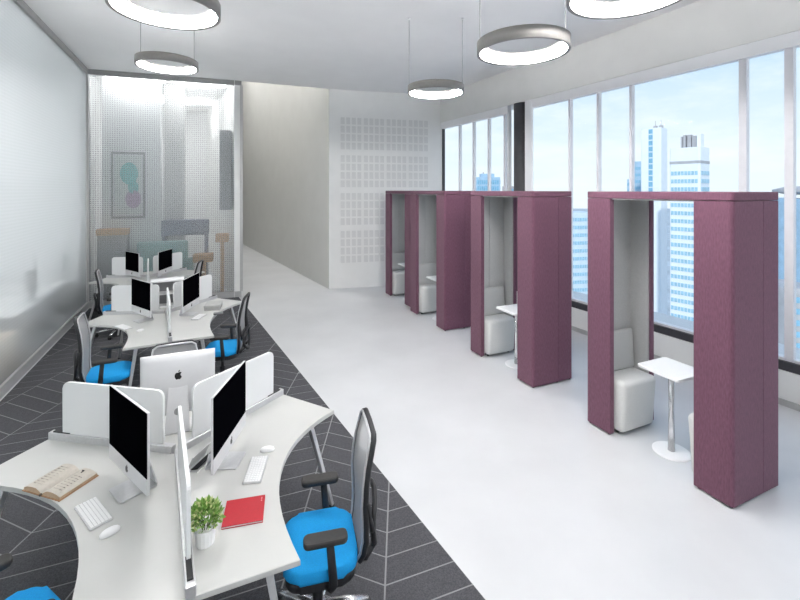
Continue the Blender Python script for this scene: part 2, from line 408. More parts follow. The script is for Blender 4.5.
# ------------------------------------------------------------------ desks
def unit(a): return Vector((math.cos(R(a)), math.sin(R(a))))
def desk_cluster(loc, arms, lens, label):
    """arms: three angles counter-clockwise"""
    root = empty('desk_cluster', (loc[0], loc[1], ZC)); tag(root, label, 'desk', 'three-way desk clusters')
    H = 0.742 - ZC; T = 0.028; n = 3
    corners = {}
    for i in range(3):
        a0, a1 = arms[i], arms[(i + 1) % 3]
        if a1 < a0: a1 += 360
        d0, d1 = unit(a0), unit(a1); n0 = unit(a0 + 84); n1 = unit(a1 - 90)
        dep0, dep1 = (0.46, 0.52)
        if i == 1: dep0, dep1 = 0.38, 0.38
        if i == 0: dep0 = 0.43
        if i == 2: dep1 = 0.43
        g = 0.012
        e0 = d0 * lens[i] + unit(a0 + 90) * g; e1 = d1 * lens[(i + 1) % 3] + unit(a1 - 90) * g
        c0 = e0 + n0 * dep0; c1 = e1 + n1 * dep1
        mid = (c0 + c1) / 2; m = mid * (0.745, 0.82, 0.69)[i]
        ctl = m * 2 - mid
        pts = [unit((a0 + a1) / 2) * g * 1.2, e0, c0]
        for k in range(1, 16):
            t = k / 16; pts.append(c0 * (1 - t) ** 2 + ctl * 2 * t * (1 - t) + c1 * t * t)
        pts += [c1, e1]
        bm = bmesh.new(); prism(bm, pts, H - T, H, 0.003, 1)
        finish(bm, 'desktop', M_DESK, root)
        corners[(i, 0)] = (c0, e0, d0); corners[(i, 1)] = (c1, e1, d1)
    for i in range(3):
        d = unit(arms[i]); L = lens[i]; w = Vector((-d.y, d.x))
        rz = R(arms[i])
        bm = bmesh.new(); box(bm, 0.03, L, -0.021, 0.021, H - 0.03, H + 0.045, 0.003, 1)
        rl = finish(bm, 'screen_rail', M_ALU, root, (0, 0, 0), rz)
        bm = bmesh.new(); box(bm, L - 0.16, L - 0.03, -0.012, 0.012, H + 0.045, H + 0.052); finish(bm, 'rail_slot', M_BLACK, rl)
        # upright privacy screen with rounded upper corners
        u0, u1, z0, z1 = 0.10, L - 0.10, H + 0.045, H + 0.385
        if i == 0: u0, u1 = 0.17, L - 0.14
        r_ = 0.045; pr = [(u0, z0), (u1, z0)]
        for k in range(7): a = R(90 * k / 6); pr.append((u1 - r_ + r_ * math.cos(a), z1 - r_ + r_ * math.sin(a)))
        for k in range(7): a = R(90 + 90 * k / 6); pr.append((u0 + r_ + r_ * math.cos(a), z1 - r_ + r_ * math.sin(a)))
        bm = bmesh.new(); prism(bm, pr, -0.009, 0.009, 0.002, 1)
        for v in bm.verts: v.co = Vector((v.co.x, v.co.z, v.co.y))
        finish(bm, 'privacy_screen', M_EDGE, root, (0, 0, 0), rz)
        # cable box under the arm
        bm = bmesh.new(); box(bm, L - 0.30, L - 0.10, -0.06, 0.06, H - T - 0.09, H - T, 0.006, 1)
        finish(bm, 'cable_box', M_BLACK, root, (0, 0, 0), rz)
    for (i, k), (c, e_, d) in corners.items():
        top = e_ * 0.28 + c * 0.72 - d * 0.13; bot = c * 1.0 + d * 0.0 + (c - e_).normalized() * -0.02
        bm = bmesh.new()
        tube(bm, [(top.x, top.y, H - T), (bot.x, bot.y, 0.012)], [0.024, 0.016], [0.024, 0.016], n=4)
        lg = finish(bm, 'leg', M_ALU, root)
        bm = bmesh.new(); lathe(bm, [(0, 0), (0.022, 0), (0.022, 0.014), (0, 0.014)], 12, bot); finish(bm, 'leg_foot', M_BLACK, lg)
    return root
CL1, CL2, CL3 = (-1.401, 2.714), (-3.144, 5.80), (-4.80, 8.20)
desk_cluster(CL1, [-60.3, 60.7, 170], [1.11, 0.90, 0.95], 'nearest white three-way desk with red notebook, plant and open book on it')
desk_cluster(CL2, [-60, 68, 186], [1.25, 0.87, 0.80], 'middle white three-way desk with cubby shelf and grey box on it')
desk_cluster(CL3, [-60, 66, 184], [1.10, 0.84, 0.76], 'farthest white three-way desk, in front of the frosted back glass')
DZ = 0.742

# ------------------------------------------------------------------ computers
APPLE = [(0.02, .60), (.15, .68), (.28, .69), (.40, .62), (.46, .55), (.36, .45), (.31, .33), (.32, .20), (.38, .08), (.49, .0), (.44, -.14), (.36, -.27), (.26, -.39), (.16, -.41), (.06, -.37), (-.04, -.36), (-.14, -.40), (-.24, -.40), (-.36, -.27), (-.45, -.08), (-.48, .12), (-.46, .32), (-.38, .50), (-.26, .60), (-.13, .61)]
LEAF = [(0.02, .70), (.03, .82), (.12, .94), (.24, 1.0), (.23, .88), (.14, .76)]
def logo(parent, name, x, z, s, sgn):
    """flat emblem on the plane x, seen from +x when sgn is 1"""
    bm = bmesh.new()
    for poly in (APPLE, LEAF):
        prism(bm, poly, 0, 0.004 / s)
    for v in bm.verts:
        a, b, c = v.co; v.co = Vector((x + sgn * c * s * 0.5, sgn * a * s, z + (b - 0.29) * s))
    return finish(bm, name, M_LOGO, parent)
def computer(loc, face, label, w=0.52, h=0.425, detail=True):
    root = empty('desktop_computer', (loc[0], loc[1], DZ), R(face)); tag(root, label, 'computer', 'all-in-one desktop computers')
    z0 = 0.085; z1 = z0 + h; ch = 0.085
    hw = w / 2
    # housing: rounded slab bulging to the rear
    bm = bmesh.new(); nx, nz = 12, 10; X = 0.02
    grid = []
    for i in range(nx + 1):
        row = []
        for j in range(nz + 1):
            y = -hw + w * i / nx; z = z0 + h * j / nz
            a = 1 - (2 * i / nx - 1) ** 2; b = 1 - (2 * j / nz - 1) ** 2
            row.append(bm.verts.new((X - 0.012 - 0.042 * min(a, 1) ** 0.8 * b ** 0.8, y, z)))
        grid.append(row)
    for i in range(nx):
        for j in range(nz): bm.faces.new((grid[i][j], grid[i + 1][j], grid[i + 1][j + 1], grid[i][j + 1]))
    ring = [grid[i][0] for i in range(nx + 1)] + [grid[nx][j] for j in range(1, nz + 1)] + [grid[i][nz] for i in range(nx - 1, -1, -1)] + [grid[0][j] for j in range(nz - 1, 0, -1)]
    fr = [bm.verts.new((X, v.co.y, v.co.z)) for v in ring]
    for k in range(len(ring)): bm.faces.new((ring[k], ring[(k + 1) % len(ring)], fr[(k + 1) % len(ring)], fr[k]))
    bm.faces.new(fr)
    hs = finish(bm, 'housing', M_SILVER, root, smooth=False)
    for p_ in hs.data.polygons: p_.use_smooth = len(p_.vertices) == 4 and abs(p_.normal.x) > 0.3
    bm = bmesh.new(); box(bm, X, X + 0.003, -hw + 0.002, hw - 0.002, z0 + ch, z1 - 0.002); finish(bm, 'screen', M_SCREEN, root)
    bm = bmesh.new(); box(bm, X, X + 0.003, -hw, hw, z0, z0 + ch - 0.001); cn = finish(bm, 'chin', M_SILVER, root)
    logo(cn, 'front_emblem', X + 0.003, z0 + ch * 0.5, 0.030, 1)
    logo(hs, 'rear_emblem', X - 0.0535, z0 + h * 0.68, 0.046, -1)
    # stand: sloping neck plate, hole, foot
    bm = bmesh.new()
    def slab(pts, wd0, wd1, th):
        (xa, za), (xb, zb) = pts
        d = Vector((xb - xa, 0, zb - za)).normalized(); nn = Vector((-d.z, 0, d.x)) * th
        vs = []
        for (x, z, wd) in ((xa, za, wd0), (xb, zb, wd1)):
            for s_ in (-1, 1):
                for off in (0, 1): vs.append(bm.verts.new(Vector((x, s_ * wd / 2, z)) + nn * off))
        for f in ((0, 1, 3, 2), (4, 6, 7, 5), (0, 4, 5, 1), (2, 3, 7, 6), (0, 2, 6, 4), (1, 5, 7, 3)): bm.faces.new([vs[i] for i in f])
    slab([(-0.03, 0.30), (-0.105, 0.012)], 0.115, 0.155, 0.007)
    st = finish(bm, 'stand', M_SILVER, root)
    bm = bmesh.new(); prism(bm, rrect(-0.105, 0.085, -0.085, 0.085, 0.012), 0.0, 0.008, 0.002, 1); finish(bm, 'stand_foot', M_ALU, st)
    bm = bmesh.new(); lathe(bm, [(0, -0.002), (0.022, -0.002), (0.022, 0.004), (0, 0.004)], 20)
    hl = finish(bm, 'cable_hole', M_TRIMG, st); hl.location = (-0.079, 0, 0.14); hl.rotation_euler = (0, R(-75.5), 0)
    if detail:
        bm = bmesh.new()
        for k in range(6): box(bm, -0.031, -0.026, -0.19 + 0.017 * k, -0.181 + 0.017 * k, z0 + 0.075, z0 + 0.082)
        o_ = finish(bm, 'ports', M_TRIMG, hs)
    return root
computer((-1.49, 2.385), -128, 'desktop computer with black screen left of the near desk, behind the open book')
computer((-1.055, 2.63), 1, 'desktop computer with black screen beside the red notebook and card stand')
computer((-1.555, 3.02), 113, 'desktop computer seen from the rear, silver back with black emblem', w=0.47)
computer((-3.27, 5.46), -126, 'left black-screened computer on the middle desk, beside its cubby shelf', detail=False)
computer((-2.80, 5.73), 4, 'right black-screened computer on the middle desk, beside the grey box', detail=False)
computer((-4.92, 7.93), -125, 'left black-screened computer on the farthest desk', detail=False)
computer((-4.47, 8.16), 3, 'right black-screened computer on the farthest desk', detail=False)

# keyboards and mice
def keyboard(loc, rz, label):
    root = empty('keyboard', (loc[0], loc[1], DZ), R(rz)); tag(root, label, 'keyboard', 'white keyboards')
    bm = bmesh.new(); prism(bm, rrect(-0.0575, 0.0575, -0.14, 0.14, 0.01), 0.0, 0.009, 0.002, 1); finish(bm, 'keyboard_case', M_ALU, root)
    bm = bmesh.new()
    for r_ in range(6):
        for k in range(14):
            if r_ == 0 and 4 <= k <= 8:
                if k == 4: box(bm, -0.052, -0.038, -0.055, 0.042, 0.009, 0.012)
                continue
            x = -0.052 + r_ * 0.0175; y = -0.133 + k * 0.0191
            box(bm, x, x + 0.0145, y, y + 0.0162, 0.009, 0.012)
    o_ = finish(bm, 'keys', M_WHITE, root); o_['kind'] = 'stuff'
    root.scale = (0.88, 0.88, 1)
    return root
def mouse(loc, rz, label):
    bm = bmesh.new(); n = 16; rings = []
    for k in range(7):
        t = k / 6; a = t * math.pi / 2
        rings.append([bm.verts.new((0.055 * math.cos(2 * math.pi * i / n) * (math.cos(a) ** 0.5 if k < 6 else 0.02), 0.029 * math.sin(2 * math.pi * i / n) * (math.cos(a) ** 0.5 if k < 6 else 0.02), 0.004 + 0.020 * math.sin(a))) for i in range(n)])
    low = [bm.verts.new((v.co.x * 0.94, v.co.y * 0.9, 0.0)) for v in rings[0]]
    rings.insert(0, low)
    for a, b in zip(rings[:-1], rings[1:]):
        for i in range(n): bm.faces.new((a[i], a[(i + 1) % n], b[(i + 1) % n], b[i]))
    bm.faces.new(low[::-1]); bm.faces.new(rings[-1])
    root = empty('computer_mouse', (loc[0], loc[1], DZ), R(rz)); tag(root, label, 'mouse', 'white mice')
    finish(bm, 'mouse_shell', M_WHITE, root, smooth=True)
    bm = bmesh.new(); lathe(bm, [(0, 0), (0.035, 0), (0.04, 0.003), (0, 0.003)], 16)
    for v in bm.verts: v.co.x *= 1.3; v.co.y *= 0.7
    finish(bm, 'mouse_base', M_ALU, root)
    root.scale = (0.82, 0.85, 1)
    return root
keyboard((-1.57, 2.20), -128, 'white keyboard on the near desk, between open book and mouse')
mouse((-1.40, 2.075), 50, 'white mouse on the near desk, left of the long centre rail')
keyboard((-0.852, 2.545), 7, 'white keyboard on the near desk, above the red notebook')
mouse((-0.845, 2.735), 12, 'white mouse on the near desk beyond the keyboard by the red notebook')
keyboard((-3.33, 5.18), -122, 'white keyboard on the left wing of the middle desk')
mouse((-3.05, 5.05), -122, 'white mouse on the left wing of the middle desk')
keyboard((-2.62, 5.60), 0, 'white keyboard on the right wing of the middle desk')
bm = bmesh.new(); prism(bm, rrect(-0.06, 0.06, -0.035, 0.035, 0.015), 0, 0.018, 0.004, 2)
tag(finish(bm, 'desk_phone', mat('phone_grey', (0.16, 0.16, 0.16), 0.4, var=0.1), None, (-2.43, 5.75, DZ), 0.4), 'small dark grey handset on the middle desk, near the grey box', 'phone')
keyboard((-4.30, 8.10), -30, 'white keyboard on the right wing of the farthest desk')
# grey box on the middle desk
gb = empty('storage_box', (-2.62, 6.04, DZ), R(15)); tag(gb, 'flat grey lidded box on the right wing of the middle desk', 'box')
mg = mat('grey_card', (0.42, 0.42, 0.41), 0.7, var=0.04)
bm = bmesh.new(); box(bm, -0.10, 0.10, -0.13, 0.13, 0, 0.05, 0.004, 1); finish(bm, 'box_body', mg, gb)
bm = bmesh.new(); box(bm, -0.105, 0.105, -0.135, 0.135, 0.045, 0.07, 0.004, 1); finish(bm, 'box_lid', mat('grey_card_lid', (0.50, 0.50, 0.49), 0.7, var=0.04), gb)
# cubby shelf on the middle desk
cb = empty('cubby_shelf', (-3.33, 6.16, DZ), R(28)); tag(cb, 'small white cubby shelf with grey back standing on the middle desk', 'shelf')
for nm, b_, m_ in (('side_panel', (-0.21, -0.19, -0.1, 0.1, 0, 0.38), M_WHITE), ('side_panel', (0.19, 0.21, -0.1, 0.1, 0, 0.38), M_WHITE), ('top_panel', (-0.19, 0.19, -0.1, 0.1, 0.36, 0.38), M_WHITE),
                   ('bottom_panel', (-0.19, 0.19, -0.1, 0.1, 0, 0.02), M_WHITE), ('shelf_board', (-0.19, 0.19, -0.095, 0.09, 0.18, 0.196), M_WHITE), ('back_panel', (-0.19, 0.19, 0.08, 0.095, 0.02, 0.36), mat('cubby_grey', (0.28, 0.28, 0.29), 0.6, var=0.05))):
    bm = bmesh.new(); box(bm, *b_); finish(bm, nm, m_, cb)

# open book
bk = empty('open_book', (-1.915, 2.432, DZ), R(-17)); tag(bk, 'open book with cream pages lying on the left of the near desk', 'book')
M_PAGE = mat('book_paper', (0.55, 0.51, 0.45), 0.9, var=0.05, scale=60)
M_COVER = mat('book_cover', (0.42, 0.24, 0.12), 0.7, var=0.1)
bm = bmesh.new(); box(bm, -0.165, 0.165, -0.115, 0.115, 0.0, 0.004); finish(bm, 'cover', M_COVER, bk)
for s_ in (-1, 1):
    prof = [(0.0, 0.006), (0.02, 0.020), (0.05, 0.031), (0.09, 0.032), (0.13, 0.027), (0.158, 0.018), (0.158, 0.004), (0, 0.004)]
    bm = bmesh.new(); prism(bm, [(x * s_, z) for x, z in prof], -0.109, 0.109)
    for v in bm.verts: v.co = Vector((v.co.x, v.co.z, v.co.y))
    pg = finish(bm, 'page_block', M_PAGE, bk)
    me = pg.data; me.materials.append(mat('page_edge', (0.60, 0.44, 0.30), 0.9, var=0.1, scale=200))
    for p_ in me.polygons:
        if abs(p_.normal.y) > 0.9 or abs(p_.normal.x) > 0.9: p_.material_index = 1
M_INK = mat('print_ink', (0.22, 0.20, 0.19), 0.9)
bm = bmesh.new(); random.seed(3)
for r_ in range(9):
    for s_, x0, x1 in ((-1, 0.055, 0.125), (1, 0.055, 0.125)):
        y = 0.075 - 0.019 * r_
        if s_ > 0 and r_ < 2: continue
        zz = 0.0335
        box(bm, min(s_ * x0, s_ * x1), max(s_ * x0, s_ * x1), y, y + 0.002, zz - 0.004, zz)
ik = finish(bm, 'printed_lines', mat('print_ink_pale', (0.49, 0.455, 0.41), 0.9), bk); ik['kind'] = 'stuff'
bm = bmesh.new(); box(bm, 0.06, 0.078, 0.082, 0.086, 0.03, 0.035); box(bm, 0.074, 0.078, 0.066, 0.086, 0.03, 0.035); finish(bm, 'chapter_mark', M_LOGO, bk)
bm = bmesh.new(); box(bm, -0.006, 0.006, -0.12, -0.108, 0.002, 0.012); finish(bm, 'bookmark', mat('ribbon', (0.12, 0.08, 0.05), 0.8), bk)

bk.scale = (0.86, 0.95, 1)
# red notebook
nb = empty('notebook', (-0.80, 2.21, DZ), R(14)); tag(nb, 'red softcover notebook beside the potted plant on the near desk', 'notebook')
M_RED = mat('red_cover', (0.46, 0.018, 0.030), 0.55, var=0.05, scale=80)
bm = bmesh.new(); box(bm, -0.097, 0.097, -0.092, 0.092, 0.0, 0.003); finish(bm, 'back_cover', M_RED, nb)
bm = bmesh.new(); box(bm, -0.094, 0.094, -0.089, 0.089, 0.003, 0.010); finish(bm, 'pages', M_WHITE, nb)
bm = bmesh.new(); box(bm, -0.097, 0.097, -0.092, 0.092, 0.010, 0.013); fc = finish(bm, 'front_cover', M_RED, nb)
bm = bmesh.new()
for k in range(3): box(bm, 0.078, 0.084, 0.048 + 0.011 * k, 0.055 + 0.011 * k, 0.013, 0.0134)
finish(bm, 'cover_emblem', mat('emblem_pink', (0.7, 0.3, 0.3), 0.5), fc)

# potted plant
pp = empty('potted_plant', (-0.915, 2.02, DZ)); tag(pp, 'small leafy green plant in a white ribbed pot on the near desk', 'plant')
bm = bmesh.new(); n = 48
prof = [(0.038, 0.0), (0.040, 0.004), (0.047, 0.075), (0.048, 0.08), (0.044, 0.08), (0.042, 0.068), (0, 0.068)]
lathe(bm, [(0, 0)] + prof, n)
for v in bm.verts:
    r_ = math.hypot(v.co.x, v.co.y)
    if r_ > 0.0375 and v.co.z < 0.078:
        a = math.atan2(v.co.y, v.co.x); f = 1 + 0.018 * math.cos(a * 16); v.co.x *= f; v.co.y *= f
finish(bm, 'pot', M_WHITE, pp, smooth=False)
random.seed(11)
def leafset(cols, count, name, size, rmin):
    bm = bmesh.new()
    for k in range(count):
        u = random.uniform(-0.25, 1); a = random.uniform(0, 2 * math.pi); rr = random.uniform(rmin, 1.0)
        h_ = math.sqrt(max(0, 1 - u * u))
        c = Vector((0.066 * h_ * math.cos(a) * rr, 0.066 * h_ * math.sin(a) * rr, 0.118 + 0.072 * u * rr))
        d = (c - Vector((0, 0, 0.10))).normalized() + Vector((random.uniform(-.5, .5), random.uniform(-.5, .5), random.uniform(-.2, .5)))
        d.normalize(); sd = d.cross(Vector((random.uniform(-1, 1), random.uniform(-1, 1), random.uniform(-1, 1)))).normalized()
        up = sd.cross(d) * 0.15
        l = size * random.uniform(0.7, 1.2); w = l * 0.28
        vs = [bm.verts.new(p_) for p_ in (c, c + d * l * .45 + sd * w + up * w, c + d * l, c + d * l * .45 - sd * w + up * w, c + d * l * .5 - up * w * .5)]
        bm.faces.new((vs[0], vs[1], vs[4])); bm.faces.new((vs[1], vs[2], vs[4])); bm.faces.new((vs[2], vs[3], vs[4])); bm.faces.new((vs[3], vs[0], vs[4]))
    o_ = finish(bm, name, cols, pp); o_['kind'] = 'stuff'
leafset(mat('leaf_green', (0.26, 0.45, 0.11), 0.6, var=0.4, scale=25), 420, 'foliage', 0.030, 0.35)
leafset(mat('leaf_pale', (0.62, 0.66, 0.33), 0.6, var=0.2, scale=30), 200, 'pale_leaf_tips', 0.020, 0.9)
bm = bmesh.new()
for k in range(9):
    a = k * 0.7; tube(bm, [(0.012 * math.cos(a), 0.012 * math.sin(a), 0.07), (0.045 * math.cos(a), 0.040 * math.sin(a), 0.14)], 0.002, n=4)
finish(bm, 'stems', mat('stem_green', (0.12, 0.16, 0.04), 0.7, var=0.2), pp)

# tent card stand
tc_ = empty('card_stand', (-1.205, 2.61, DZ), R(-12)); tag(tc_, 'white folded tent card with black inside beside the near desk screen', 'card')
bm = bmesh.new()
def quadslab(bm, a, b, y0, y1, th):
    d = Vector((b[0] - a[0], b[1] - a[1])).normalized(); nn = Vector((-d.y, d.x)) * th
    vs = []
    for y in (y0, y1):
        for p_ in ((a[0], a[1]), (b[0], b[1]), (b[0] + nn.x, b[1] + nn.y), (a[0] + nn.x, a[1] + nn.y)): vs.append(bm.verts.new((p_[0], y, p_[1])))
    for f in ((0, 1, 2, 3), (7, 6, 5, 4), (0, 4, 5, 1), (1, 5, 6, 2), (2, 6, 7, 3), (3, 7, 4, 0)): bm.faces.new([vs[i] for i in f])
quadslab(bm, (-0.032, 0.004), (0.006, 0.082), -0.085, 0.085, 0.003); finish(bm, 'white_leaf', M_WHITE, tc_)
bm = bmesh.new(); quadslab(bm, (-0.032, 0.0), (0.036, 0.0), -0.085, 0.085, 0.004); finish(bm, 'base_plate', M_WHITE, tc_)
bm = bmesh.new(); quadslab(bm, (-0.012, 0.005), (0.032, 0.018), -0.08, 0.08, 0.004); finish(bm, 'black_leaf', M_BLACK, tc_)

# ------------------------------------------------------------------ task chairs
def chair(loc, face, label):
    root = empty('task_chair', (loc[0], loc[1], ZC), R(face)); tag(root, label, 'chair', 'blue task chairs')
    # seat
    bm = bmesh.new(); prism(bm, rrect(-0.215, 0.195, -0.225, 0.225, 0.09, 5), 0.425, 0.49, 0.028, 3)
    for v in bm.verts: 
        if v.co.z > 0.45: v.co.z += 0.010 * math.cos(v.co.y * 5) - 0.25 * max(0, v.co.x - 0.12) ** 2 * 3
    st = finish(bm, 'seat', M_BLUE, root, smooth=True)
    bm = bmesh.new(); prism(bm, rrect(-0.205, 0.185, -0.217, 0.217, 0.085, 5), 0.375, 0.43, 0.015, 2); finish(bm, 'seat_pan', M_BLACK, st)
    # back profile
    prof = [(0.44, -0.215, 0.15), (0.50, -0.232, 0.18), (0.58, -0.242, 0.20), (0.68, -0.240, 0.21), (0.78, -0.236, 0.21), (0.88, -0.242, 0.205), (0.98, -0.256, 0.195), (1.06, -0.274, 0.185), (1.12, -0.288, 0.172)]
    left = [(x, w, z) for z, x, w in prof]; right = [(x, -w, z) for z, x, w in reversed(prof)]
    top = [(-0.294, 0.14, 1.138), (-0.296, 0, 1.142), (-0.294, -0.14, 1.138)]; bot = [(-0.205, -0.08, 0.425), (-0.205, 0.08, 0.425)]
    loop = left + top + right + bot
    bm = bmesh.new(); tube(bm, [(x - 0.014, y, z) for x, y, z in loop], 0.017, 0.017, n=8, closed=True, up=Vector((1, 0, 0.2)))
    bf = finish(bm, 'back_frame', M_BLACK, root, smooth=True)
    bm = bmesh.new(); tube(bm, [(x + 0.006, y * 0.985, z) for x, y, z in loop], 0.009, 0.007, n=6, closed=True, up=Vector((1, 0, 0.2))); finish(bm, 'frame_bezel', M_ALU, bf, smooth=True)
    bm = bmesh.new(); rows = []
    allp = [(0.425, -0.205, 0.11)] + prof + [(1.138, -0.294, 0.14)]
    for z, x, w in allp:
        rows.append([bm.verts.new((x - 0.018 * (1 - (k / 4 - 1) ** 2), w * (1 - k / 4), z)) for k in range(9)])
    for a, b in zip(rows[:-1], rows[1:]):
        for k in range(8): bm.faces.new((a[k], a[k + 1], b[k + 1], b[k]))
    finish(bm, 'back_mesh', M_MESH, root, smooth=True)
    # rear carrier with oval opening and lumbar pad
    ov = [(-0.300 - 0.035 * math.sin(R(a)) ** 2 - 0.0 , 0.165 * math.cos(R(a)), 0.60 + 0.145 * math.sin(R(a))) for a in range(0, 360, 20)]
    bm = bmesh.new(); tube(bm, ov, 0.020, 0.016, n=8, closed=True, up=Vector((1, 0, 0)))
    for s_ in (-1, 1):
        tube(bm, [(-0.30, s_ * 0.165, 0.60), (-0.275, s_ * 0.20, 0.70), (-0.262, s_ * 0.218, 0.80)], 0.016, n=6)
        tube(bm, [(-0.315, s_ * 0.12, 0.50), (-0.26, s_ * 0.15, 0.45), (-0.21, s_ * 0.10, 0.42)], 0.018, n=6)
    finish(bm, 'rear_carrier', M_BLACK, root, smooth=True)
    bm = bmesh.new(); prism(bm, rrect(-0.15, 0.15, 0.575, 0.70, 0.05), 0, 0.012, 0.004, 1)
    for v in bm.verts: v.co = Vector((-0.283 + v.co.z + 0.4 * v.co.x ** 2, v.co.x, v.co.y))
    finish(bm, 'lumbar_pad', M_BLACK, root)
    bm = bmesh.new(); tube(bm, [(-0.10, 0, 0.37), (-0.20, 0, 0.375), (-0.27, 0, 0.41), (-0.305, 0, 0.47)], [0.045, 0.045, 0.04, 0.03], 0.016, n=8); finish(bm, 'back_bracket', M_CHROME, root, smooth=True)
    for s_ in (-1, 1):
        bm = bmesh.new()
        tube(bm, [(-0.03, s_ * 0.20, 0.385), (-0.06, s_ * 0.230, 0.385), (-0.07, s_ * 0.250, 0.42), (-0.06, s_ * 0.250, 0.54), (-0.05, s_ * 0.250, 0.655)], [0.020, 0.022, 0.024, 0.022, 0.020], [0.016, 0.018, 0.02, 0.016, 0.014], n=8, up=Vector((0, 1, 0.01)))
        ar = finish(bm, 'armrest', M_BLACK, root, smooth=True)
        bm = bmesh.new(); prism(bm, rrect(-0.145, 0.09, s_ * 0.245 - 0.042, s_ * 0.245 + 0.042, 0.03, 4), 0.655, 0.692, 0.012, 2); finish(bm, 'arm_pad', M_PAD, ar, smooth=False)
    # mechanism, column and five-star base
    bm = bmesh.new(); box(bm, -0.13, 0.12, -0.09, 0.09, 0.325, 0.377, 0.015, 2); finish(bm, 'tilt_mechanism', M_BLACK, root)
    bm = bmesh.new(); lathe(bm, [(0, 0.085), (0.030, 0.085), (0.030, 0.22), (0.018, 0.225), (0.018, 0.33), (0, 0.33)], 16); finish(bm, 'gas_column', M_BLACK, root, smooth=False)
    base = empty('star_base'); base.parent = root
    bm = bmesh.new(); lathe(bm, [(0, 0.07), (0.05, 0.07), (0.055, 0.10), (0.045, 0.125), (0, 0.13)], 20); finish(bm, 'hub', M_CHROME, base, smooth=True)
    for k in range(5):
        a = R(36 + 72 * k); d = Vector((math.cos(a), math.sin(a), 0))
        bm = bmesh.new(); tube(bm, [d * 0.03 + Vector((0, 0, 0.102)), d * 0.18 + Vector((0, 0, 0.095)), d * 0.30 + Vector((0, 0, 0.075))], [0.030, 0.025, 0.018], [0.018, 0.015, 0.011], n=8)
        finish(bm, 'base_leg', M_CHROME, base, smooth=True)
        bm = bmesh.new(); sd = Vector((-d.y, d.x, 0))
        for off in (-0.014, 0.014):
            c = d * 0.30 + sd * off; n_ = 14; ra = []
            for e_ in (-0.010, 0.010):
                ra.append([bm.verts.new(c + sd * e_ + d * (0.028 * math.cos(2 * math.pi * i / n_)) + Vector((0, 0, 0.028 + 0.028 * math.sin(2 * math.pi * i / n_)))) for i in range(n_)])
            for i in range(n_): bm.faces.new((ra[0][i], ra[0][(i + 1) % n_], ra[1][(i + 1) % n_], ra[1][i]))
            bm.faces.new(ra[0]); bm.faces.new(ra[1][::-1])
        tube(bm, [d * 0.30 + Vector((0, 0, 0.03)), d * 0.30 + Vector((0, 0, 0.075))], 0.010, n=8)
        finish(bm, 'caster', M_BLACK, base)
    root.scale = (0.94, 0.94, 0.94)
    return root
chair((-0.455, 2.38), 194, 'blue task chair pulled up to the red notebook side of the near desk')
chair((-1.70, 1.87), 60, 'blue task chair cut off at the lower left edge below the open book')
chair((-1.80, 3.43), -63, 'task chair with pale mesh back mostly hidden behind the rear-facing computer')
chair((-3.10, 4.62), 26, 'blue task chair on the left of the middle desk, back towards the viewer')
chair((-2.20, 5.33), 188, 'blue task chair on the right of the middle desk by the carpet edge')
chair((-4.68, 7.13), 30, 'blue task chair on the left of the farthest desk near the frosted corner')
chair((-3.97, 7.90), 190, 'task chair on the right of the farthest desk by the frosted glass')

# ------------------------------------------------------------------ meeting booths
BL, BD, BT, BW, BH = 1.36, 0.64, 0.055, 0.285, 2.385
BRZ = R(24.3)
def booth(loc, label, order):
    root = empty('meeting_booth', (loc[0], loc[1], 0), BRZ); tag(root, label, 'booth', 'aubergine meeting booths')
    z0, z1 = 0.018, BH - 0.070
    vs = 0.405                                  # seam position on the end wall
    for end in (0, 1):
        fy = (lambda y: y) if end == 0 else (lambda y: BL - y)
        def add(nm, pts, za, zb, m, bev=0.0):
            bm = bmesh.new(); prism(bm, [(x, fy(y)) for x, y in pts], za, zb, bev, 2); return finish(bm, nm, m, root)
        def arc(cx, cy, r_, a0, a1): return [(cx + r_ * math.cos(R(a0 + (a1 - a0) * k / 4)), cy + r_ * math.sin(R(a0 + (a1 - a0) * k / 4))) for k in range(5)]
        rr = 0.03
        f = arc(rr, rr, rr, 180, 270) + [(vs - 0.0025, 0), (vs - 0.0025, BT), (BT, BT), (BT, BW), (0, BW)]
        add('front_panel', f, z0, z1, M_PURPLE)
        b = [(vs + 0.0025, 0)] + arc(BD - rr, rr, rr, 270, 360) + [(BD, BW), (BD - BT, BW), (BD - BT, BT), (vs + 0.0025, BT)]
        add('rear_panel', b, z0, z1, M_PURPLE)
        # grey felt lining, two pads with a seam
        add('felt_lining', [(BT, BT), (0.30, BT), (0.30, BT + 0.016), (BT + 0.016, BT + 0.016), (BT + 0.016, BW - 0.012), (BT, BW - 0.012)], z0, z1, M_FELT)
        add('felt_lining', [(0.304, BT), (BD - BT, BT), (BD - BT, BW - 0.012), (BD - BT - 0.016, BW - 0.012), (BD - BT - 0.016, BT + 0.016), (0.304, BT + 0.016)], z0, z1, M_FELT)
        for x, y in ((0.03, 0.03), (0.03, BW - 0.03), (BD - 0.03, 0.03), (BD - 0.03, BW - 0.03), (vs, 0.03)):
            bm = bmesh.new(); lathe(bm, [(0, 0), (0.014, 0), (0.014, z0), (0, z0)], 10, (x, fy(y))); finish(bm, 'glide', M_BLACK, root)
    bm = bmesh.new(); prism(bm, rrect(0.0, BD, 0.0, BL, 0.03, 4), z1 + 0.003, BH, 0.006, 2); finish(bm, 'roof', M_PURPLE, root)
    bm = bmesh.new(); box(bm, 0.03, BD - 0.03, BT + 0.02, BL - BT - 0.02, z1 - 0.01, z1 + 0.003); finish(bm, 'roof_lining', M_SEATG, root)
    return root
def booth_pt(loc, x, y):
    c, s_ = math.cos(BRZ), math.sin(BRZ); return (loc[0] + c * x - s_ * y, loc[1] + s_ * x + c * y)
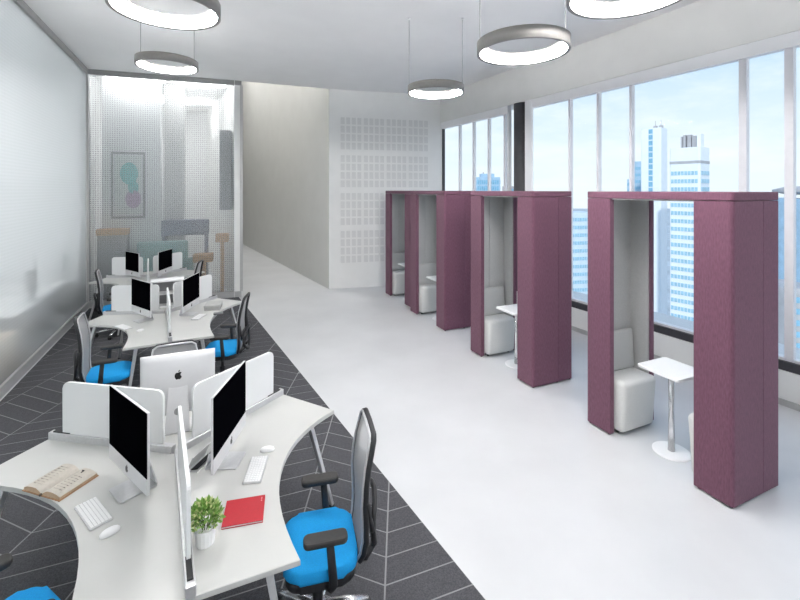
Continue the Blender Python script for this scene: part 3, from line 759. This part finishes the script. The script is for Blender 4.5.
def booth_seat(loc, end, label):
    y = 0.0 if end == 0 else BL
    p_ = booth_pt(loc, BD / 2 - 0.01, y); root = empty('booth_seat', (p_[0], p_[1], 0), BRZ + (0 if end == 0 else math.pi))
    tag(root, label, 'seat', 'upholstered booth seats')
    a0 = BT + 0.018
    bm = bmesh.new(); box(bm, -0.235, 0.235, a0 + 0.01, 0.395, 0.03, 0.535, 0.045, 3)
    for v in bm.verts:
        if v.co.y > 0.2: v.co.y -= 0.035 * (1 - min(1, v.co.z / 0.5))
    finish(bm, 'seat_block', M_SEATG, root, smooth=True)
    bm = bmesh.new(); box(bm, -0.235, 0.235, a0 + 0.002, a0 + 0.08, 0.53, 0.94, 0.028, 3)
    for v in bm.verts:
        v.co.y -= 0.03 * max(0, (v.co.z - 0.60) / 0.34) if v.co.y > a0 + 0.04 else 0
    finish(bm, 'backrest', mat('mid_grey_fabric', (0.50, 0.50, 0.49), 0.9, var=0.06, scale=150, bump=0.3, bscale=400, spec=0.2), root, smooth=True)
    for x in (-0.18, 0.18):
        for yy in (a0 + 0.06, 0.27):
            bm = bmesh.new(); lathe(bm, [(0, 0), (0.016, 0), (0.016, 0.035), (0, 0.035)], 10, (x, yy)); finish(bm, 'glide', M_BLACK, root)
    return root
def booth_table(loc, label):
    p_ = booth_pt(loc, 0.30, 0.665); root = empty('pedestal_table', (p_[0], p_[1], 0), BRZ); tag(root, label, 'table', 'white booth tables')
    bm = bmesh.new(); prism(bm, rrect(-0.205, 0.205, -0.20, 0.20, 0.03, 4), 0.745, 0.77, 0.004, 2); finish(bm, 'table_top', M_WHITE, root)
    bm = bmesh.new(); lathe(bm, [(0, 0.012), (0.030, 0.012), (0.022, 0.4), (0.028, 0.745), (0, 0.745)], 20); finish(bm, 'pole', M_CHROME, root, smooth=True)
    bm = bmesh.new(); lathe(bm, [(0, 0), (0.155, 0), (0.155, 0.008), (0.145, 0.014), (0, 0.014)], 40); finish(bm, 'base_plate', M_WHITE, root)
    return root
BOOTHS = [(2.49, 3.215), (1.604, 5.186), (0.755, 7.285), (0.215, 8.74)]
WHERE = ['nearest booth', 'second booth from the right', 'third booth from the right', 'farthest booth']
BLAB = ['nearest and largest aubergine fabric booth with white table in view', 'aubergine fabric booth second from the right, in front of the dark column',
        'aubergine fabric booth third from the right, between two others', 'farthest aubergine fabric booth, beside the wall of grey squares']
for i, b_ in enumerate(BOOTHS):
    booth(b_, BLAB[i], i)
    booth_seat(b_, 1, 'pale grey upholstered seat at the far end of the ' + WHERE[i])
    if i < 2: booth_seat(b_, 0, 'pale grey seat at the near end of the ' + WHERE[i] + ', mostly hidden')
    booth_table(b_, 'white square pedestal table inside the ' + WHERE[i])

# ------------------------------------------------------------------ ring pendants
def pendant(x, y, z, label, wa=0.0):
    root = empty('ring_pendant', (x, y, z)); tag(root, label, 'lamp', 'ring pendant lamps')
    ro, ri, h = 0.40, 0.325, 0.105
    bm = bmesh.new(); lathe(bm, [(ro, -h / 2), (ro, h / 2), (ri - 0.004, h / 2), (ri - 0.004, 0.022), (ri, 0.022), (ri, h / 2 - 0.012), (ro - 0.026, h / 2 - 0.012), (ro - 0.026, -h / 2)], 72, closed=True)
    finish(bm, 'ring_housing', M_LAMP, root, smooth=False)
    for p_ in root.children[0].data.polygons: p_.use_smooth = abs(p_.normal.z) < 0.5
    bm = bmesh.new(); lathe(bm, [(ro - 0.0265, -h / 2 + 0.008), (ri + 0.004, -h / 2 + 0.050), (ri + 0.012, h / 2 - 0.0125), (ro - 0.0265, h / 2 - 0.0125)], 72, closed=True)
    finish(bm, 'diffuser_ring', M_DIFF, root, smooth=True)
    for s_ in (-1, 1):
        dx, dy = s_ * (ro - 0.02) * math.cos(wa), s_ * (ro - 0.02) * math.sin(wa)
        bm = bmesh.new(); tube(bm, [(dx, dy, h / 2), (dx, dy, CEIL - z - 0.012)], 0.004, n=6); w_ = finish(bm, 'suspension_wire', M_TRIMG, root)
        bm = bmesh.new(); lathe(bm, [(0, CEIL - z - 0.02), (0.02, CEIL - z - 0.02), (0.02, CEIL - z), (0, CEIL - z)], 12, (dx, dy)); finish(bm, 'ceiling_cup', M_WHITE, w_)
    return root
pendant(-1.85, 3.40, 3.86, 'ring pendant lamp at the upper left, cut by the picture edge')
pendant(-3.30, 6.10, 4.19, 'small ring pendant lamp over the middle desk, before the frosted glass')
pendant(0.51, 6.14, 3.83, 'small ring pendant lamp over the white floor, nearest the square-patterned wall')
pendant(1.09, 3.82, 3.67, 'middle-sized ring pendant lamp right of centre, before the window soffit')
for x_, y_, n_ in ((3.4, 0.2, 'right'), (0.2, 0.3, 'left')):  # two extra rings added out of view to light the near faces
    pendant(x_, y_, 3.72, 'added fill ring lamp, unseen behind the viewer on the ' + n_)
pendant(1.55, 2.90, 3.76, 'large ring pendant lamp at the top right, mostly above the picture')

# ------------------------------------------------------------------ behind the frosted glass
gd = (POST - PLC).normalized(); gn = Vector((-gd.y, gd.x)); grz = math.atan2(gd.y, gd.x)
def lounge(u, v): p_ = PLC + gd * u + gn * v; return (p_.x, p_.y)
def simple(name, loc, rz, parts, label, cat, group=None):
    root = empty(name, loc, rz); tag(root, label, cat, group)
    for nm, b_, m_, bev in parts:
        bm = bmesh.new(); box(bm, *b_, bev); finish(bm, nm, m_, root)
    return root
M_TEAL = mat('teal_paint', (0.10, 0.52, 0.50), 0.7, var=0.1); M_MAUVE = mat('mauve_paint', (0.45, 0.30, 0.45), 0.7, var=0.1)
M_NAVY = mat('slate_fabric', (0.10, 0.12, 0.19), 0.9, var=0.1); M_SAGE = mat('sage_fabric', (0.30, 0.48, 0.46), 0.9, var=0.1); M_TAN = mat('tan_wood', (0.62, 0.36, 0.16), 0.6, var=0.1)
M_PGREY = mat('pale_column', (0.55, 0.55, 0.54), 0.8, var=0.02); M_GREYP = mat('panel_midgrey', (0.36, 0.36, 0.37), 0.8, var=0.03)
p_ = lounge(0.62, 0.46)
fp = empty('framed_picture', (p_[0], p_[1], 1.78), grz); tag(fp, 'framed picture with teal and mauve blobs behind the frosted glass', 'picture')
for nm, b_, m_ in (('picture_frame', (-0.32, 0.32, 0.0, 0.04, 0, 1.45), mat('picture_frame_grey', (0.22, 0.22, 0.22), 0.6, var=0.03)), ('picture_sheet', (-0.28, 0.28, -0.006, 0.0, 0.05, 1.40), mat('picture_paper', (0.66, 0.68, 0.66), 0.9, var=0.02))):
    bm = bmesh.new(); box(bm, *b_); finish(bm, nm, m_, fp)
for m_, cx, cz, rx, rz_ in ((M_TEAL, 0.02, 0.98, 0.17, 0.24), (M_MAUVE, 0.10, 0.42, 0.15, 0.20), (M_TEAL, 0.10, 0.68, 0.10, 0.14)):
    bm = bmesh.new(); prism(bm, [(cx + rx * math.cos(2 * math.pi * k / 24), cz + rz_ * math.sin(2 * math.pi * k / 24)) for k in range(24)], 0.006, 0.010)
    for v in bm.verts: v.co = Vector((v.co.x, -v.co.z, v.co.y))
    finish(bm, 'painted_blob', m_, fp)
p_ = lounge(0.62, 0.51); bm = bmesh.new(); box(bm, -0.5, 0.62, 0.0, 0.12, 0, CEIL); structure(finish(bm, 'wall_lounge_pier', M_ROOMW, None, (p_[0], p_[1], 0), grz))
p_ = lounge(1.36, 0.80); bm = bmesh.new(); box(bm, -0.10, 0.30, 0.0, 0.3, 0, CEIL); structure(finish(bm, 'wall_lounge_column', M_PGREY, None, (p_[0], p_[1], 0), grz))
p_ = lounge(2.48, 0.12); bm = bmesh.new(); box(bm, 0, 0.24, 0.0, 0.2, 1.95, 3.75); structure(finish(bm, 'wall_lounge_panel', M_GREYP, None, (p_[0], p_[1], 0), grz))
def sofa(name, u, v, w, m_, zt, label, zb=0.0):
    p_ = lounge(u, v)
    return simple(name, (p_[0], p_[1], 0), grz, (('sofa_seat', (-w / 2, w / 2, 0, 0.22, 0.0, zt * 0.55), m_, 0.05), ('sofa_back', (-w / 2, w / 2, 0.20, 0.34, zt * 0.5, zt), m_, 0.05), ('sofa_arm', (-w / 2 - 0.1, -w / 2, 0, 0.34, 0, zt * 0.7), m_, 0.03), ('sofa_arm', (w / 2, w / 2 + 0.1, 0, 0.34, 0, zt * 0.7), m_, 0.03)), label, 'sofa')
sofa('sofa', 1.32, 0.06, 1.0, M_SAGE, 1.28, 'long sage green sofa blurred behind the frosted back glass')
simple('bench_shelf', (*lounge(1.74, 0.42), 0), grz, (('shelf_top', (-0.48, 0.48, 0, 0.3, 1.38, 1.72), M_NAVY, 0.02), ('shelf_support', (-0.46, -0.40, 0, 0.3, 0, 1.38), M_NAVY, 0), ('shelf_support', (0.40, 0.46, 0, 0.3, 0, 1.38), M_NAVY, 0)), 'slate coloured high shelf unit blurred behind the sage sofa', 'shelf')
simple('side_table', (*lounge(2.14, 0.08), 0), grz, (('table_slab', (-0.2, 0.2, 0, 0.3, 0.80, 0.98), M_TAN, 0.02), ('table_leg', (-0.05, 0.05, 0.1, 0.2, 0, 0.80), M_TAN, 0)), 'tan side table blurred behind the glass right of the sofa', 'table')
simple('tall_stool', (*lounge(2.52, 0.30), 0), grz, (('stool_seat', (-0.14, 0.14, 0, 0.24, 1.20, 1.40), M_TAN, 0.03), ('stool_leg', (-0.04, 0.04, 0.1, 0.18, 0, 1.20), M_TAN, 0)), 'tan tall stool blurred at the right end of the frosted glass', 'stool')
simple('sideboard', (*lounge(0.40, 0.44), 0), grz, (('cabinet_body', (-0.28, 0.26, -0.25, -0.02, 0, 1.45), M_GREYP, 0.01), ('cabinet_top', (-0.30, 0.27, -0.27, -0.02, 1.45, 1.58), M_TAN, 0.01)), 'grey sideboard with tan top blurred under the framed picture', 'cabinet')
# side office seen through the left wall
def office(u, v): p_ = PL0 + LD * u + LNORM * v; return (p_.x, p_.y)
lrz = math.atan2(LD.y, LD.x)
M_DGREY = mat('screen_grey', (0.05, 0.05, 0.055), 0.6, var=0.05)
for k, (u, lab) in enumerate(((10.0, 'white desk blurred behind the left glass, nearer to the viewer'), (11.55, 'white desk blurred behind the left glass, nearer to the corner'))):
    simple('side_desk', (*office(u, 0.16), 0), lrz, (('desk_top', (-0.7, 0.7, 0, 0.7, 0.66, 0.7), M_WHITE, 0), ('desk_leg', (-0.68, -0.62, 0.05, 0.65, 0, 0.66), M_DGREY, 0), ('desk_leg', (0.62, 0.68, 0.05, 0.65, 0, 0.66), M_DGREY, 0)), lab, 'desk', 'desks behind the left glass')
for u, w, z, h_, lab in ((10.2, 0.19, 1.05, 0.34, 'dark monitor blurred behind the left glass, larger of two'), (11.9, 0.14, 1.05, 0.36, 'dark monitor blurred behind the left glass, closer to the corner')):
    simple('office_monitor', (*office(u, 0.24), 0.7), lrz, (('monitor_panel', (-w, w, 0, 0.05, 0.12, 0.12 + h_), M_DGREY, 0.01), ('monitor_stand', (-0.03, 0.03, 0.0, 0.05, 0.01, 0.12), M_DGREY, 0), ('monitor_foot', (-0.1, 0.1, -0.06, 0.1, 0, 0.01), M_DGREY, 0)), lab, 'monitor')
simple('low_cabinet', (*office(8.65, 0.15), 0), lrz, (('cabinet_body', (-0.6, 0.6, 0, 0.4, 0, 0.5), mat('pale_oak', (0.70, 0.56, 0.42), 0.7, var=0.08), 0.01), ('cabinet_plinth', (-0.58, 0.58, 0.02, 0.38, -0.0, 0.06), M_GREYP, 0)), 'pale oak low cabinet blurred at the lower left glass', 'cabinet')

# ------------------------------------------------------------------ the city
GROUND = -170.0
M_TWHITE = mat('tower_white', (0.78, 0.82, 0.86), 0.7, var=0.03, scale=0.2); M_TGLASS = mat('tower_glass', (0.20, 0.42, 0.58), 0.3, var=0.15, scale=0.5)
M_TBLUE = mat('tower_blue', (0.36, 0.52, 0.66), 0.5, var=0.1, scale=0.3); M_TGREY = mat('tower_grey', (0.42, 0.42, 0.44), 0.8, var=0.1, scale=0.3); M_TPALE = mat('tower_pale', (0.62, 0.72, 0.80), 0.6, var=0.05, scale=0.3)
M_TGLASSP = mat('tower_glass_pale', (0.33, 0.55, 0.68), 0.3, var=0.15, scale=0.5)
bm = bmesh.new(); prism(bm, [(-1500, 60), (4000, 60), (4000, 4000), (-1500, 4000)], GROUND - 1, GROUND)
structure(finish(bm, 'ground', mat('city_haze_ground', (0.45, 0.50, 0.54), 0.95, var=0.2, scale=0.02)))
def tower(name, px, Y, w, d, top, rz, label, body, bands, mull, extras=None):
    """px: left-to-right centre bearing (x over depth); w across, d deep"""
    root = empty(name, (px * Y, Y, GROUND), R(rz)); tag(root, label, 'building', 'city towers outside the windows')
    Ht = top - GROUND
    bm = bmesh.new(); prism(bm, rrect(-w / 2, w / 2, 0, d, min(w, d) * 0.06, 2), 0, Ht); finish(bm, 'tower_body', body, root)
    fl, hb, gm = bands
    z = Ht - mull
    while z > Ht - 190 and z > 0 and fl > 0:
        bm = bmesh.new(); nW = max(5, int(w / 2.2)); ww = w * 0.88 / nW
        for k in range(nW): box(bm, -w * 0.44 + k * ww, -w * 0.44 + (k + 0.78) * ww, -0.3, 0.2, z - hb, z)
        nD = max(3, int(d / 2.6)); dd = d * 0.84 / nD
        for k in range(nD): box(bm, w / 2 - 0.2, w / 2 + 0.3, d * 0.08 + k * dd, d * 0.08 + (k + 0.78) * dd, z - hb, z)
        o_ = finish(bm, 'window_band', gm, root); o_['kind'] = 'stuff'
        z -= fl
    return root, Ht
t, Ht = tower('office_tower', 0.583, 380, 16.5, 16.5, 57, -49, 'slim white tower with blue glass stripe, seen above the nearest booth', M_TWHITE, (0, 1, M_TGLASS), 5)
bm = bmesh.new(); box(bm, -1.6, 1.6, -0.4, 0.2, 4, Ht - 1.0); finish(bm, 'glass_stripe', M_TGLASS, t)
for k in range(30):
    bm = bmesh.new(); box(bm, -1.7, 1.7, -0.55, -0.38, Ht - 6 - k * 5.2, Ht - 4.9 - k * 5.2); finish(bm, 'floor_line', M_TPALE, t)
for x in (1.5, 6.0):
    bm = bmesh.new(); box(bm, x - 1.4, x + 1.2, 6, 9, Ht, Ht + 2.5); finish(bm, 'roof_plant', M_TGREY, t)
    bm = bmesh.new(); tube(bm, [(x, 7, Ht + 2.5), (x, 7, Ht + 7)], 0.25, n=6); finish(bm, 'antenna', M_TGREY, t)
t, Ht = tower('banded_tower', 0.6616, 300, 19, 19, 32, -52, 'broad white tower with blue window bands, right of the slim tower', M_TWHITE, (5.6, 2.7, M_TGLASSP), 16.5)
bm = bmesh.new(); prism(bm, rrect(-9.7, 9.7, -0.25, 19.2, 1.2, 2), Ht - 11.2, Ht - 9.4); finish(bm, 'louvre_band', M_TGREY, t)
for x, y, w_, h_ in ((-4.2, 7, 1.0, 8.5), (-2.5, 7, 1.4, 9.5), (0.2, 8, 2.4, 9.5), (3.5, 8, 3.0, 8.5)):
    bm = bmesh.new(); box(bm, x - w_ / 2, x + w_ / 2, y, y + 4, Ht, Ht + h_); finish(bm, 'roof_plant', M_TGREY, t)
bm = bmesh.new(); box(bm, 5.6, 8.0, 6, 12, Ht, Ht + 9.5); finish(bm, 'roof_core', M_TWHITE, t)
tower('stepped_tower', 0.554, 460, 9, 9, 33, -35, 'blue stepped tower at the left of the slim white tower', M_TBLUE, (7, 3, M_TGLASS), 6)
t, Ht = tower('low_stepped_tower', 0.534, 462, 5, 6, 14, -35, 'lowest blue step left of the slim white tower', M_TBLUE, (7, 3, M_TGLASS), 4)
t, Ht = tower('blue_tower', 0.205, 420, 24, 20, 15, 0, 'blue glass tower seen in the left window over the booths', M_TBLUE, (6, 4, M_TGLASS), 3)
bm = bmesh.new(); box(bm, -6, 7, 4, 14, Ht, Ht + 3.5); finish(bm, 'roof_plant', M_TBLUE, t)
bm = bmesh.new(); box(bm, -4, -3, 6, 7, Ht + 3.5, Ht + 5); finish(bm, 'roof_vent', M_TGREY, t)
tower('distant_block', 0.262, 520, 16, 20, 7, 0, 'small grey distant block left of the dark column', M_TGREY, (6, 3, M_TGLASS), 3)
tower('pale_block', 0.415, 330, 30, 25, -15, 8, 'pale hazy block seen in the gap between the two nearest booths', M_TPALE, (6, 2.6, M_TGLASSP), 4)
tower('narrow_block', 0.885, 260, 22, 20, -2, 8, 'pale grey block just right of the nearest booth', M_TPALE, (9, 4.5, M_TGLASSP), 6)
t, Ht = tower('round_roof_tower', 1.0, 210, 26, 26, -2, 0, 'blue glass tower with disc roof at the right edge', M_TBLUE, (4.6, 2.8, M_TGLASS), 3)
bm = bmesh.new(); lathe(bm, [(0, Ht + 2), (7, Ht + 2), (13, Ht + 3.5), (13, Ht + 4.6), (8, Ht + 6.0), (0, Ht + 6.5)], 40, (0, 13)); finish(bm, 'disc_roof', M_TGREY, t, smooth=False)
tower('dark_block', 0.945, 150, 14, 16, -32, 0, 'dark grey block below the disc-roofed tower', M_TGREY, (4, 2, M_TGLASS), 3)
